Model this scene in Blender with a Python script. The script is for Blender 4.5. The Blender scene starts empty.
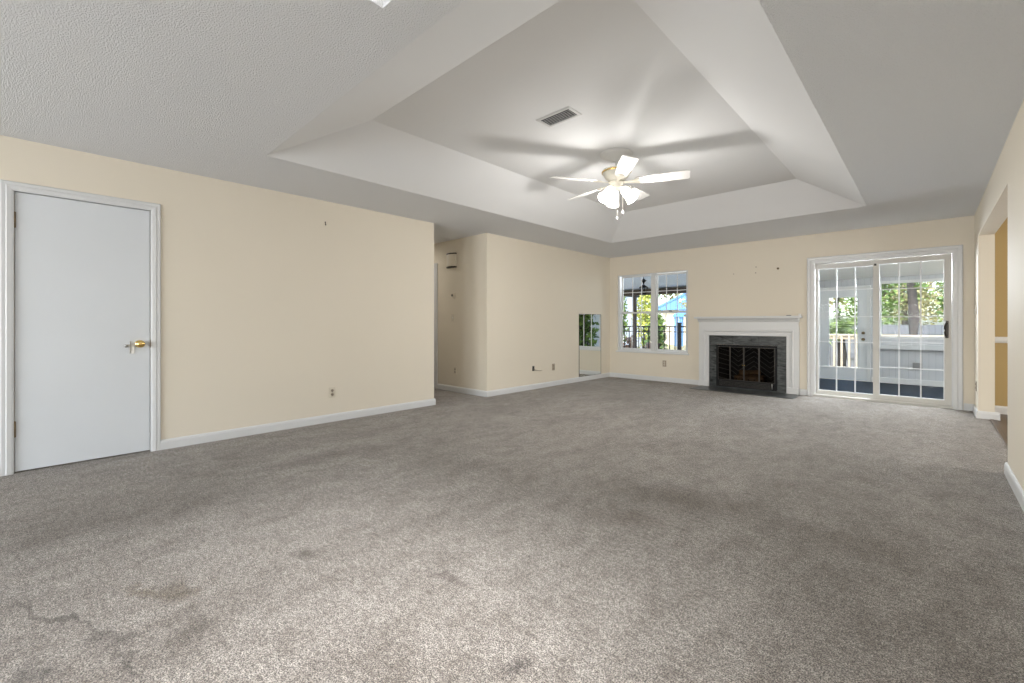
import bpy, bmesh, math, random
from mathutils import Vector, Matrix
random.seed(7)
S = bpy.context.scene
COL = S.collection
R = math.radians

# ------------------------------------------------------------------ camera
cam_d = bpy.data.cameras.new('camera')
cam = bpy.data.objects.new('camera', cam_d); COL.objects.link(cam)
cam.location = (0, 0, 1.0908)
cam.rotation_euler = (R(90), 0, 0.7601)
cam_d.sensor_width = 36.0
cam_d.lens = 36.0 * 438.3 / 1024
cam_d.shift_y = -(341.5 - 323.575) / 1024
cam_d.clip_start = 0.05; cam_d.clip_end = 300
S.camera = cam

# ------------------------------------------------------------------ sky, sun, exposure
S.view_settings.view_transform = 'Standard'
S.view_settings.look = 'None'
S.view_settings.gamma = 1.0
S.view_settings.use_curve_mapping = False
S.view_settings.exposure = -0.06
W = bpy.data.worlds.new('sky'); S.world = W; W.use_nodes = True
wn = W.node_tree.nodes; wl = W.node_tree.links
sky = wn.new('ShaderNodeTexSky'); sky.sky_type = 'NISHITA'
sky.sun_disc = False; sky.sun_elevation = R(48); sky.sun_rotation = R(200)
sky.air_density = 1.0; sky.dust_density = 2.5; sky.ozone_density = 1.0
bg = wn['Background']; bg.inputs[1].default_value = 0.80
wl.new(sky.outputs[0], bg.inputs[0])

def lamp(name, kind, loc, energy, color=(1, 1, 1), size=1.0, size_y=None, rot=None, aim=None):
    d = bpy.data.lights.new(name, kind); d.energy = energy; d.color = color
    o = bpy.data.objects.new(name, d); COL.objects.link(o); o.location = loc
    if kind == 'AREA':
        d.shape = 'RECTANGLE'; d.size = size; d.size_y = size_y or size
    elif kind == 'POINT':
        d.shadow_soft_size = size
    elif kind == 'SUN':
        d.angle = R(1.5)
    if rot: o.rotation_euler = rot
    if aim is not None:
        o.rotation_euler = (Vector(aim) - Vector(loc)).to_track_quat('-Z', 'Y').to_euler()
    return o

lamp('sun', 'SUN', (0, 0, 20), 3.2, (1, .93, .83), aim=(-7, 9, 8))
# daylight through the skylight, the sunroom door and the patio window, plus added fill lamps
_sk = lamp('skylight_daylight', 'AREA', (-1.13, .72, 3.16), 27, (.98, .985, 1), .36, .40, aim=(-1.14, .90, 0))
_sk.data.spread = R(72)
lamp('rear_fill_left', 'AREA', (-2.9, -4.72, 1.25), 168, (.89, .94, 1), 2.1, 1.3, aim=(-2.6, .6, 2.44))  # unseen lamp added behind the camera to lift ceiling and walls
lamp('rear_fill_right', 'AREA', (-.65, -4.72, 1.0), 106, (.90, .95, 1), 1.3, 1.6, aim=(-1.3, 1.2, 2.44))  # second added fill behind the camera, tilted up at the ceiling
lamp('slider_daylight', 'AREA', (-.5, 9.0, 1.75), 190, (.88, .94, 1), 1.5, .5, aim=(-.9, 5.6, .55))
lamp('patio_daylight', 'AREA', (-3.9, 9.2, 2.05), 24, (.88, .95, 1), 1.4, .4, aim=(-3.7, 6.5, .2))
lamp('sunroom_fill', 'AREA', (2.3, 10.2, 1.35), 32, (.95, .97, 1), 2.6, 1.0, aim=(-1.2, 10.6, 2.0))  # fill lamp added outside the side opening to brighten the sunroom ceiling
lamp('hall_fill', 'AREA', (-6.6, 4.0, 2.40), 7, (1, .97, .93), .35, .35, rot=(0, 0, 0))  # small unseen lamp added to brighten the hallway
lamp('dining_fill', 'AREA', (4.1, 5.7, 1.35), 125, (1, .98, .94), 1.9, 1.3, aim=(-4.7, 5.7, 1.25))  # made-up fill from the dining side, brightens the jamb and left walls

# ------------------------------------------------------------------ materials
def mk(name):
    m = bpy.data.materials.new(name); m.use_nodes = True
    return m, m.node_tree.nodes, m.node_tree.links, m.node_tree.nodes['Principled BSDF']
def obj_coord(n):
    return n.new('ShaderNodeTexCoord').outputs['Object']
def mat(name, col, rough=.6, metal=0, var=.05, vscale=6, bump=0, bscale=60, spec=.5, emit=None, estr=0, rnd=None, trans=0):
    m, n, l, p = mk(name)
    p.inputs['Roughness'].default_value = rough; p.inputs['Metallic'].default_value = metal
    p.inputs['Specular IOR Level'].default_value = spec
    co = obj_coord(n)
    nz = n.new('ShaderNodeTexNoise'); nz.inputs['Scale'].default_value = vscale; nz.inputs['Detail'].default_value = 4
    l.new(co, nz.inputs['Vector'])
    mx = n.new('ShaderNodeMix'); mx.data_type = 'RGBA'
    a = [min(1, c * (1 - var)) for c in col]; b = [min(1, c * (1 + var)) for c in col]
    if rnd: b = rnd
    mx.inputs[6].default_value = (*a, 1); mx.inputs[7].default_value = (*b, 1)
    if rnd:
        g = n.new('ShaderNodeNewGeometry'); l.new(g.outputs['Random Per Island'], mx.inputs[0])
    else:
        l.new(nz.outputs['Fac'], mx.inputs[0])
    l.new(mx.outputs[2], p.inputs['Base Color'])
    if bump:
        bz = n.new('ShaderNodeTexNoise'); bz.inputs['Scale'].default_value = bscale; bz.inputs['Detail'].default_value = 3
        l.new(co, bz.inputs['Vector'])
        bp = n.new('ShaderNodeBump'); bp.inputs['Strength'].default_value = bump; bp.inputs['Distance'].default_value = .01
        l.new(bz.outputs['Fac'], bp.inputs['Height']); l.new(bp.outputs[0], p.inputs['Normal'])
    if emit:
        p.inputs['Emission Color'].default_value = (*emit, 1); p.inputs['Emission Strength'].default_value = estr
    return m
def glass_mat(name, tint=(.97, .98, .98), refl=1.0, ior=1.45):
    m = bpy.data.materials.new(name); m.use_nodes = True
    n, l = m.node_tree.nodes, m.node_tree.links
    n.remove(n['Principled BSDF']); out = n['Material Output']
    t = n.new('ShaderNodeBsdfTransparent'); t.inputs[0].default_value = (*tint, 1)
    g = n.new('ShaderNodeBsdfGlossy'); g.inputs['Roughness'].default_value = .01
    f = n.new('ShaderNodeFresnel'); f.inputs[0].default_value = ior
    mu = n.new('ShaderNodeMath'); mu.operation = 'MULTIPLY'; mu.inputs[1].default_value = refl
    l.new(f.outputs[0], mu.inputs[0])
    ms = n.new('ShaderNodeMixShader'); l.new(mu.outputs[0], ms.inputs[0]); l.new(t.outputs[0], ms.inputs[1]); l.new(g.outputs[0], ms.inputs[2])
    l.new(ms.outputs[0], out.inputs[0])
    return m
def popcorn_mat():
    m, n, l, p = mk('popcorn_ceiling_paint')
    p.inputs['Base Color'].default_value = (.835, .84, .845, 1); p.inputs['Roughness'].default_value = .9
    co = obj_coord(n)
    a = n.new('ShaderNodeTexNoise'); a.inputs['Scale'].default_value = 125; a.inputs['Detail'].default_value = 3; a.inputs['Roughness'].default_value = .6
    l.new(co, a.inputs['Vector'])
    cr = n.new('ShaderNodeValToRGB'); cr.color_ramp.elements[0].position = .40; cr.color_ramp.elements[1].position = .66
    l.new(a.outputs['Fac'], cr.inputs[0])
    b = n.new('ShaderNodeBump'); b.inputs['Strength'].default_value = .8; b.inputs['Distance'].default_value = .006
    l.new(cr.outputs[0], b.inputs['Height']); l.new(b.outputs[0], p.inputs['Normal'])
    return m
def carpet_mat():
    m, n, l, p = mk('carpet_pile')
    p.inputs['Roughness'].default_value = .95; p.inputs['Specular IOR Level'].default_value = .15
    p.inputs['Sheen Weight'].default_value = .25; p.inputs['Sheen Roughness'].default_value = .5
    co = obj_coord(n)
    def noise(sc, det=3, rough=.5, vec=None, dist=0):
        z = n.new('ShaderNodeTexNoise'); z.inputs['Scale'].default_value = sc; z.inputs['Detail'].default_value = det
        z.inputs['Roughness'].default_value = rough; z.inputs['Distortion'].default_value = dist
        l.new(vec or co, z.inputs['Vector']); return z
    def ramp(src, p0, p1, c0, c1):
        r = n.new('ShaderNodeValToRGB'); e = r.color_ramp.elements
        e[0].position = p0; e[1].position = p1; e[0].color = (*c0, 1); e[1].color = (*c1, 1); l.new(src, r.inputs[0]); return r.outputs[0]
    def mixc(fac, a, b, mode='MIX'):
        x = n.new('ShaderNodeMix'); x.data_type = 'RGBA'; x.blend_type = mode
        if isinstance(fac, float): x.inputs[0].default_value = fac
        else: l.new(fac, x.inputs[0])
        for v, i in ((a, 6), (b, 7)):
            if isinstance(v, tuple): x.inputs[i].default_value = (*v, 1)
            else: l.new(v, x.inputs[i])
        return x.outputs[2]
    tuft = noise(205, 2, .7)
    base = ramp(tuft.outputs['Fac'], .42, .60, (.118, .105, .093), (.72, .662, .60))
    clump = noise(60, 3, .7)
    base = mixc(1.0, base, ramp(clump.outputs['Fac'], .38, .60, (.60, .585, .57), (1.12, 1.12, 1.12)), 'MULTIPLY')
    streak = n.new('ShaderNodeMapping'); streak.inputs['Scale'].default_value = (14, 34, 1); streak.inputs['Rotation'].default_value = (0, 0, R(-12)); l.new(co, streak.inputs[0])
    comb = noise(1, 4, .7, streak.outputs[0])
    base = mixc(1.0, base, ramp(comb.outputs['Fac'], .36, .58, (.76, .745, .73), (1, 1, 1)), 'MULTIPLY')
    # worn and brushed areas, wear stretched along the room
    mp = n.new('ShaderNodeMapping'); mp.inputs['Scale'].default_value = (1.0, .55, 1); mp.inputs['Rotation'].default_value = (0, 0, R(25)); l.new(co, mp.inputs[0])
    worn = noise(1.5, 5, .62, mp.outputs[0], .6)
    base = mixc(1.0, base, ramp(worn.outputs['Fac'], .34, .60, (.74, .72, .70), (1, 1, 1)), 'MULTIPLY')
    worn2 = noise(9, 6, .72, mp.outputs[0])
    base = mixc(1.0, base, ramp(worn2.outputs['Fac'], .36, .56, (.74, .72, .70), (1, 1, 1)), 'MULTIPLY')
    # stains with shapes of their own
    wob = noise(9, 4, .6)
    wv = n.new('ShaderNodeVectorMath'); wv.operation = 'SCALE'; wv.inputs[3].default_value = .22
    l.new(wob.outputs['Color'], wv.inputs[0])
    wa = n.new('ShaderNodeVectorMath'); wa.operation = 'ADD'; l.new(co, wa.inputs[0]); l.new(wv.outputs[0], wa.inputs[1])
    for (x, y, rx, ry, rot, c, s) in STAINS:
        q = n.new('ShaderNodeMapping'); q.vector_type = 'TEXTURE'
        q.inputs['Location'].default_value = (x + .11, y + .11, 0); q.inputs['Rotation'].default_value = (0, 0, R(rot)); q.inputs['Scale'].default_value = (rx, ry, 50)
        l.new(wa.outputs[0], q.inputs[0])
        ln = n.new('ShaderNodeVectorMath'); ln.operation = 'LENGTH'; l.new(q.outputs[0], ln.inputs[0])
        r = ramp(ln.outputs['Value'], .25, 1.0, (s, s, s), (0, 0, 0))
        base = mixc(r, base, c, 'MULTIPLY')
    l.new(base, p.inputs['Base Color'])
    b = n.new('ShaderNodeBump'); b.inputs['Strength'].default_value = .85; b.inputs['Distance'].default_value = .012
    l.new(tuft.outputs['Fac'], b.inputs['Height']); l.new(b.outputs[0], p.inputs['Normal'])
    return m
STAINS = [(-2.14, 0.82, 0.095, 0.062, 60.0, (0.501, 0.478, 0.445), 1.0),
          (-2.2, 0.36, 0.123, 0.067, 10.0, (0.591, 0.54, 0.462), 1.0),
          (-2.31, 0.27, 0.134, 0.045, 40.0, (0.624, 0.58, 0.501), 1.0),
          (-2.34, 0.02, 0.426, 0.019, 25.0, (0.478, 0.462, 0.45), 1.0),
          (-1.86, 0.17, 0.168, 0.019, 0.0, (0.478, 0.462, 0.45), 1.0),
          (-2.07, 0.13, 0.112, 0.056, 20.0, (0.529, 0.512, 0.501), 1.0),
          (-1.49, 1.18, 0.112, 0.039, 35.0, (0.546, 0.512, 0.506), 1.0),
          (-0.95, 1.02, 0.056, 0.056, 0.0, (0.473, 0.456, 0.456), 1.0),
          (-1.9, 0.36, 0.157, 0.078, -20.0, (0.68, 0.66, 0.64), 1.0),
          (-2.02, -0.04, 0.09, 0.056, 0.0, (0.501, 0.49, 0.478), 1.0),
          (-1.02, 2.75, 0.55, 0.28, 20.0, (0.7, 0.67, 0.64), 0.9),
          (-1.2, 2.25, 0.3, 0.16, 30.0, (0.74, 0.7, 0.68), 0.8),
          (-0.82, 3.1, 0.03, 0.02, 30.0, (0.45, 0.4, 0.38), 0.9),
          (-0.3, 2.75, 0.5, 0.22, 10.0, (0.76, 0.73, 0.7), 0.8),
          (-3.27, 0.6, 0.35, 0.6, 10.0, (0.74, 0.72, 0.7), 0.85),
          (-3.3, 0.0, 0.25, 0.3, 10.0, (0.72, 0.7, 0.68), 0.85),
          (-3.6, 1.6, 0.2, 0.55, 5.0, (0.78, 0.76, 0.74), 0.8),
          (-2.6, 2.2, 0.4, 0.2, 30.0, (0.78, 0.76, 0.74), 0.8)]
def slate_mat():
    m, n, l, p = mk('dark_marble_tile')
    p.inputs['Roughness'].default_value = .3; p.inputs['Specular IOR Level'].default_value = .2
    co = obj_coord(n)
    mp = n.new('ShaderNodeMapping'); mp.inputs['Scale'].default_value = (.7, .7, 2.6); l.new(co, mp.inputs[0])
    z = n.new('ShaderNodeTexNoise'); z.inputs['Scale'].default_value = 7; z.inputs['Detail'].default_value = 8; z.inputs['Roughness'].default_value = .65; z.inputs['Distortion'].default_value = 1.2
    l.new(mp.outputs[0], z.inputs['Vector'])
    r = n.new('ShaderNodeValToRGB'); e = r.color_ramp.elements
    e[0].position = .35; e[0].color = (.014, .016, .016, 1); e[1].position = .82; e[1].color = (.17, .18, .178, 1)
    l.new(z.outputs['Fac'], r.inputs[0]); l.new(r.outputs[0], p.inputs['Base Color'])
    return m
def brick_mat():
    m, n, l, p = mk('sooty_herringbone_brick'); p.inputs['Roughness'].default_value = .85
    co = obj_coord(n)
    sp = n.new('ShaderNodeSeparateXYZ'); l.new(co, sp.inputs[0])
    # chevrons: saw of (z + |tri(x)|)
    pp = n.new('ShaderNodeMath'); pp.operation = 'PINGPONG'; pp.inputs[1].default_value = .25; l.new(sp.outputs[0], pp.inputs[0])
    sc = n.new('ShaderNodeMath'); sc.operation = 'MULTIPLY'; sc.inputs[1].default_value = .75; l.new(pp.outputs[0], sc.inputs[0])
    ad = n.new('ShaderNodeMath'); ad.operation = 'ADD'; l.new(sc.outputs[0], ad.inputs[0]); l.new(sp.outputs[2], ad.inputs[1])
    mo = n.new('ShaderNodeMath'); mo.operation = 'PINGPONG'; mo.inputs[1].default_value = .042; l.new(ad.outputs[0], mo.inputs[0])
    r = n.new('ShaderNodeValToRGB'); e = r.color_ramp.elements
    e[0].position = .0; e[0].color = (.30, .29, .28, 1); e[1].position = .2; e[1].color = (.05, .048, .046, 1)
    dv = n.new('ShaderNodeMath'); dv.operation = 'DIVIDE'; dv.inputs[1].default_value = .042; l.new(mo.outputs[0], dv.inputs[0])
    l.new(dv.outputs[0], r.inputs[0]); l.new(r.outputs[0], p.inputs['Base Color'])
    return m
def stripe_mat(name, c0, c1, axis, period, dark=.12, rough=.6):
    m, n, l, p = mk(name); p.inputs['Roughness'].default_value = rough
    sp = n.new('ShaderNodeSeparateXYZ'); l.new(obj_coord(n), sp.inputs[0])
    d = n.new('ShaderNodeMath'); d.operation = 'DIVIDE'; d.inputs[1].default_value = period; l.new(sp.outputs[axis], d.inputs[0])
    f = n.new('ShaderNodeMath'); f.operation = 'FRACT'; l.new(d.outputs[0], f.inputs[0])
    g = n.new('ShaderNodeMath'); g.operation = 'LESS_THAN'; g.inputs[1].default_value = dark; l.new(f.outputs[0], g.inputs[0])
    x = n.new('ShaderNodeMix'); x.data_type = 'RGBA'; x.inputs[6].default_value = (*c0, 1); x.inputs[7].default_value = (*c1, 1)
    l.new(g.outputs[0], x.inputs[0]); l.new(x.outputs[2], p.inputs['Base Color'])
    return m

M = dict(
    wall=mat('beige_wall_paint', (.735, .672, .562), .75, var=.025, vscale=1.3, bump=.05, bscale=180, spec=.3),
    ceiling=popcorn_mat(),
    tray=mat('smooth_ceiling_paint', (.80, .805, .81), .8, var=.015, vscale=2, bump=.03, bscale=150, spec=.3),
    shaft=mat('skylight_well_paint', (.62, .62, .615), .8, var=.01),
    trim=mat('white_trim_paint', (.66, .665, .665), .38, var=.02, vscale=4),
    door=mat('white_door_paint', (.66, .685, .71), .42, var=.03, vscale=2.5, bump=.02, bscale=30),
    vinyl=mat('ivory_vinyl', (.60, .585, .545), .45, var=.02),
    muntin=mat('white_grille', (.80, .81, .82), .65, spec=.2, var=.01),
    carpet=carpet_mat(),
    brass=mat('polished_brass', (.85, .60, .22), .16, 1, var=.03),
    antique=mat('aged_brass', (.22, .16, .09), .4, 1, var=.1, vscale=40),
    chrome=mat('brushed_nickel', (.55, .55, .54), .3, 1, var=.05, vscale=40),
    black=mat('black_metal', (.012, .012, .013), .6, 0, spec=.15, var=.1),
    bronze=mat('dark_bronze', (.05, .045, .04), .35, .9, var=.1),
    slate=slate_mat(), brick=brick_mat(),
    log=mat('charred_log', (.20, .125, .07), .85, var=.5, vscale=25, bump=.6, bscale=40),
    glass=glass_mat('clear_glass', refl=.05), fireglass=glass_mat('smoked_glass', (.66, .65, .64), .04, 1.45),
    shade=mat('lit_frosted_glass', (.9, .9, .88), .4, var=.01, emit=(1, .95, .86), estr=3.2),
    bulb=mat('lit_bulb', (1, .97, .9), .4, var=.01, emit=(1, .95, .86), estr=12),
    fanwhite=mat('white_fan_enamel', (.68, .67, .645), .4, var=.02),
    fancream=mat('cream_fan_enamel', (.80, .76, .66), .3, var=.02),
    vent=mat('white_vent_metal', (.66, .66, .65), .45, var=.02),
    dark=mat('cavity_shade_paint', (.02, .02, .02), .9, var=.05),  # near-black paint standing for the shade inside holes and slots
    plastic=mat('ivory_plastic', (.66, .60, .49), .4, var=.02),
    tanplastic=mat('tan_plastic', (.36, .30, .23), .45, var=.03),
    whiteplastic=mat('white_plastic', (.78, .77, .74), .4, var=.02),
    greyplastic=mat('grey_plastic', (.20, .20, .20), .5, var=.05),
    ochre=mat('ochre_wall_paint', (.42, .305, .135), .75, var=.03, vscale=2),
    wood=stripe_mat('dark_wood_boards', (.085, .058, .042), (.03, .022, .018), 0, .09, .05, .35),
    bluefloor=mat('dark_blue_floor', (.012, .020, .030), .65, var=.25, vscale=9),
    sunwall=mat('sunroom_paint', (.52, .535, .55), .6, var=.02),
    siding=stripe_mat('white_panel_siding', (.50, .515, .54), (.38, .395, .42), 0, .10, .06),
    suncei=mat('cream_porch_ceiling', (.88, .86, .80), .7, var=.02),
    haint=mat('pale_blue_porch_ceiling', (.78, .86, .95), .6, var=.04, vscale=2),
    patio=mat('patio_concrete', (.62, .59, .56), .85, var=.12, vscale=3, bump=.2, bscale=40),
    beam=mat('dark_brown_beam', (.055, .042, .035), .6, var=.2, vscale=10),
    iron=mat('black_iron', (.012, .013, .016), .45, .5, var=.1),
    ground=mat('dry_lawn', (.34, .31, .17), .95, var=.4, vscale=1.5, bump=.5, bscale=15),
    greyfence=stripe_mat('weathered_grey_boards', (.19, .20, .215), (.09, .095, .10), 0, .14, .08, .85),
    deck=mat('pale_deck_wood', (.72, .62, .47), .7, var=.12, vscale=8),
    blueroof=stripe_mat('blue_metal_roof', (.11, .27, .55), (.07, .19, .42), 0, .4, .1, .4),
    creamwall=mat('cream_stucco', (.80, .72, .56), .8, var=.05),
    whiteside=stripe_mat('white_lap_siding', (.82, .83, .86), (.6, .62, .68), 2, .18, .1),
    bark=mat('tree_bark', (.075, .066, .06), .9, var=.4, vscale=12, bump=.7, bscale=20),
    leaf=mat('green_leaves', (.05, .11, .025), .6, rnd=(.22, .33, .07)),
    lime=mat('yellow_green_leaves', (.30, .36, .05), .6, rnd=(.66, .68, .16)),
    palm=mat('palm_leaves', (.06, .13, .03), .55, rnd=(.33, .42, .12)),
    drygrass=mat('dry_leaves', (.22, .13, .10), .8, rnd=(.50, .36, .27)),
    spider=mat('autumn_leaves', (.16, .18, .06), .7, rnd=(.55, .50, .28)),
)
mm = bpy.data.materials.new('mirror_silver'); mm.use_nodes = True
_p = mm.node_tree.nodes['Principled BSDF']; _p.inputs['Base Color'].default_value = (.86, .88, .86, 1); _p.inputs['Metallic'].default_value = 1; _p.inputs['Roughness'].default_value = .015
M['mirror'] = mm

# ------------------------------------------------------------------ mesh builder
class B:
    def __init__(s): s.bm = bmesh.new()
    def face(s, pts, mi=0):
        f = s.bm.faces.new([s.bm.verts.new(p) for p in pts]); f.material_index = mi; return f
    def box(s, x0, x1, y0, y1, z0, z1, bev=0, mi=0, rot=None):
        x0, x1 = min(x0, x1), max(x0, x1); y0, y1 = min(y0, y1), max(y0, y1); z0, z1 = min(z0, z1), max(z0, z1)
        t = bmesh.new(); bmesh.ops.create_cube(t, size=1)
        bmesh.ops.scale(t, vec=(x1 - x0, y1 - y0, z1 - z0), verts=t.verts)
        if bev: bmesh.ops.bevel(t, geom=list(t.edges), offset=bev, segments=2, affect='EDGES', profile=.6)
        c = Vector(((x0 + x1) / 2, (y0 + y1) / 2, (z0 + z1) / 2))
        mt = Matrix.Translation(c)
        if rot is not None: mt = rot @ mt
        bmesh.ops.transform(t, matrix=mt, verts=t.verts)
        for f in t.faces: f.material_index = mi
        s.merge(t); return s
    def merge(s, t, mt=None):
        if mt is not None: bmesh.ops.transform(t, matrix=mt, verts=t.verts)
        mp = {}
        for v in t.verts: mp[v] = s.bm.verts.new(v.co)
        for f in t.faces:
            try:
                g = s.bm.faces.new([mp[v] for v in f.verts]); g.material_index = f.material_index; g.smooth = f.smooth
            except ValueError: pass
        t.free()
    def rings(s, rings, close=True, cap0=True, cap1=True, smooth=True, mi=0):
        vr = [[s.bm.verts.new(p) for p in r] for r in rings]; n = len(vr[0])
        for a, b in zip(vr, vr[1:]):
            for i in range(n if close else n - 1):
                f = s.bm.faces.new((a[i], a[(i + 1) % n], b[(i + 1) % n], b[i])); f.smooth = smooth; f.material_index = mi
        if cap0: s.bm.faces.new(list(reversed(vr[0]))).material_index = mi
        if cap1: s.bm.faces.new(vr[-1]).material_index = mi
        return s
    def lathe(s, prof, org=(0, 0, 0), axis=(0, 0, 1), n=24, cap0=True, cap1=True, mi=0):
        q = Vector(axis).to_track_quat('Z', 'Y').to_matrix(); o = Vector(org)
        return s.rings([[o + q @ Vector((r * math.cos(6.28318 * i / n), r * math.sin(6.28318 * i / n), h)) for i in range(n)] for r, h in prof], True, cap0, cap1, True, mi)
    def cyl(s, p0, p1, r0, r1=None, n=12, mi=0):
        p0, p1 = Vector(p0), Vector(p1); d = p1 - p0
        return s.lathe([(r0, 0), (r0 if r1 is None else r1, d.length)], p0, d, n, mi=mi)
    def tube(s, pts, r, n=8):
        P = [Vector(p) for p in pts]; rg = []
        for i, p in enumerate(P):
            d = (P[min(i + 1, len(P) - 1)] - P[max(i - 1, 0)]).normalized()
            q = d.to_track_quat('Z', 'Y').to_matrix(); rr = r[i] if isinstance(r, (list, tuple)) else r
            rg.append([p + q @ Vector((rr * math.cos(6.28318 * k / n), rr * math.sin(6.28318 * k / n), 0)) for k in range(n)])
        return s.rings(rg)
    def ball(s, c, r, sc=(1, 1, 1), mi=0, seg=16):
        t = bmesh.new(); bmesh.ops.create_uvsphere(t, u_segments=seg, v_segments=max(6, seg // 2), radius=r)
        bmesh.ops.scale(t, vec=sc, verts=t.verts)
        for f in t.faces: f.smooth = True; f.material_index = mi
        s.merge(t, Matrix.Translation(c)); return s
    def frame(s, fn, u0, u1, z0, z1, prof, closed=True):
        """Mitred moulding round a rectangle: prof = [(outward offset, depth)], closed profile."""
        def loop(o, d):
            if closed: c = [(u0 - o, z0 - o), (u0 - o, z1 + o), (u1 + o, z1 + o), (u1 + o, z0 - o)]
            else: c = [(u0 - o, z0), (u0 - o, z1 + o), (u1 + o, z1 + o), (u1 + o, z0)]
            return [s.bm.verts.new(fn(u, z, d)) for u, z in c]
        L = [loop(o, d) for o, d in prof]; k = len(L)
        for i in range(k):
            a, b = L[i], L[(i + 1) % k]
            for j in range(4 if closed else 3):
                s.bm.faces.new((a[j], a[(j + 1) % 4], b[(j + 1) % 4], b[j]))
        if not closed:
            s.bm.faces.new([r[0] for r in L]); s.bm.faces.new([r[3] for r in reversed(L)])
        return s
    def sweep(s, prof, p0, p1, nrm):
        """Moulding along p0-p1: prof = [(distance from wall, height)]."""
        nv = Vector(nrm); a = []; 
        for p in (p0, p1): a.append([Vector(p) + nv * d + Vector((0, 0, h)) for d, h in prof])
        return s.rings(a, True, True, True, False)
    def slab(s, ax, c0, c1, u0, u1, v0, v1, holes=(), mi=0):
        """Plate with rectangular holes; ax = thickness axis."""
        def P(u, v, c): return {'x': (c, u, v), 'y': (u, c, v), 'z': (u, v, c)}[ax]
        us = sorted({u0, u1, *[min(max(x, u0), u1) for h in holes for x in h[:2]]}); vs = sorted({v0, v1, *[min(max(x, v0), v1) for h in holes for x in h[2:]]})
        def solid(i, j):
            if not (0 <= i < len(us) - 1 and 0 <= j < len(vs) - 1): return False
            cu, cv = (us[i] + us[i + 1]) / 2, (vs[j] + vs[j + 1]) / 2
            return not any(h[0] < cu < h[1] and h[2] < cv < h[3] for h in holes)
        for i in range(len(us) - 1):
            for j in range(len(vs) - 1):
                if not solid(i, j): continue
                a, b, c, d = us[i], us[i + 1], vs[j], vs[j + 1]
                for k in (c0, c1): s.face([P(a, c, k), P(b, c, k), P(b, d, k), P(a, d, k)], mi)
                for (di, dj, e, f) in ((-1, 0, (a, c), (a, d)), (1, 0, (b, c), (b, d)), (0, -1, (a, c), (b, c)), (0, 1, (a, d), (b, d))):
                    if not solid(i + di, j + dj): s.face([P(*e, c0), P(*f, c0), P(*f, c1), P(*e, c1)], mi)
        return s
    def build(s, name, m, parent=None, weld=1e-5):
        if weld: bmesh.ops.remove_doubles(s.bm, verts=s.bm.verts, dist=weld)
        bmesh.ops.recalc_face_normals(s.bm, faces=s.bm.faces)
        off = Vector((0, 0, 0)); q = parent
        while q is not None: off += q.location; q = q.parent
        if parent is not None: bmesh.ops.translate(s.bm, vec=-off, verts=s.bm.verts)
        me = bpy.data.meshes.new(name); s.bm.to_mesh(me); s.bm.free()
        for x in (m if isinstance(m, (list, tuple)) else [m]): me.materials.append(M[x])
        o = bpy.data.objects.new(name, me); COL.objects.link(o)
        if parent is not None: o.parent = parent
        return o
def tag(o, label=None, cat=None, group=None, kind=None):
    for k, v in (('label', label), ('category', cat), ('group', group), ('kind', kind)):
        if v: o[k] = v
    return o
def thing(name, loc, label, cat, group=None, kind=None):
    o = bpy.data.objects.new(name, None); COL.objects.link(o); o.location = loc; o.empty_display_size = .1
    return tag(o, label, cat, group, kind)
def struct(b, name, m, label, cat): return tag(b.build(name, m), label, cat, None, 'structure')

# ------------------------------------------------------------------ room shell
H = 2.44; XL, XL2, XR, YB, YR = -4.814, -4.765, .4137, 7.936, -4.6
YC, YH = 3.545, 4.467                      # hall opening corner and hall far wall
WO = (-4.592, -3.155, .545, 2.063)         # patio window opening
SO = (-1.254, .228, 0, 2.0)                # sliding door opening
DO = (-.197, .598, 0, 2.066)               # closet door opening
TX0, TX1, TY0, TY1, TH = -3.85, -.515, 1.19, 6.45, 2.74
IX0, IX1, IY0, IY1 = -3.272, -1.09, 1.79, 5.85
SK = (-1.691, -.93, .18, .979)             # skylight well
FBX = (-2.70, -1.70, 0, .70)               # firebox hole in the wall

struct(B().slab('z', -.12, 0, -7.6, XR, YR, YB + .1).slab('z', -.12, 0, XR, .515, 4.765, 7.37), 'floor', 'carpet', 'worn grey-beige plush carpet with dark stains across the room', 'floor')
struct(B().slab('z', H, H + .1, -7.6, XR + .16, YR - .2, YB + .15, [(TX0, TX1, TY0, TY1), SK]), 'ceiling', 'ceiling', 'grey-white popcorn textured ceiling around the tray recess', 'ceiling')
b = B()
o4 = [(TX0, TY0), (TX1, TY0), (TX1, TY1), (TX0, TY1)]; i4 = [(IX0, IY0), (IX1, IY0), (IX1, IY1), (IX0, IY1)]
for k in range(4):
    j = (k + 1) % 4
    b.face([(*o4[k], H), (*o4[j], H), (*i4[j], TH), (*i4[k], TH)])
b.face([(*p, TH) for p in i4])
b.face([(*p, TH + .1) for p in i4])
for k in range(4):
    j = (k + 1) % 4
    b.face([(*o4[k], H + .1), (*o4[j], H + .1), (*i4[j], TH + .1), (*i4[k], TH + .1)])
    b.face([(*o4[k], H), (*o4[j], H), (*o4[j], H + .1), (*o4[k], H + .1)])
struct(b, 'ceiling_tray', 'tray', 'smooth white tray recess with sloped sides around the fan', 'ceiling')
b = B()
sx0, sx1, sy0, sy1 = SK
b.slab('z', H + .1, 3.2, sx0 - .03, sx1 + .03, sy0 - .03, sy1 + .03, [SK])
b.slab('z', 3.2, 3.22, sx0 - .03, sx1 + .03, sy0 - .03, sy1 + .03)  # opaque lid added to keep the sun out of the well
struct(b, 'ceiling_skylight_well', 'shaft', 'bright white skylight well in the textured ceiling at the top edge', 'ceiling')

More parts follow.
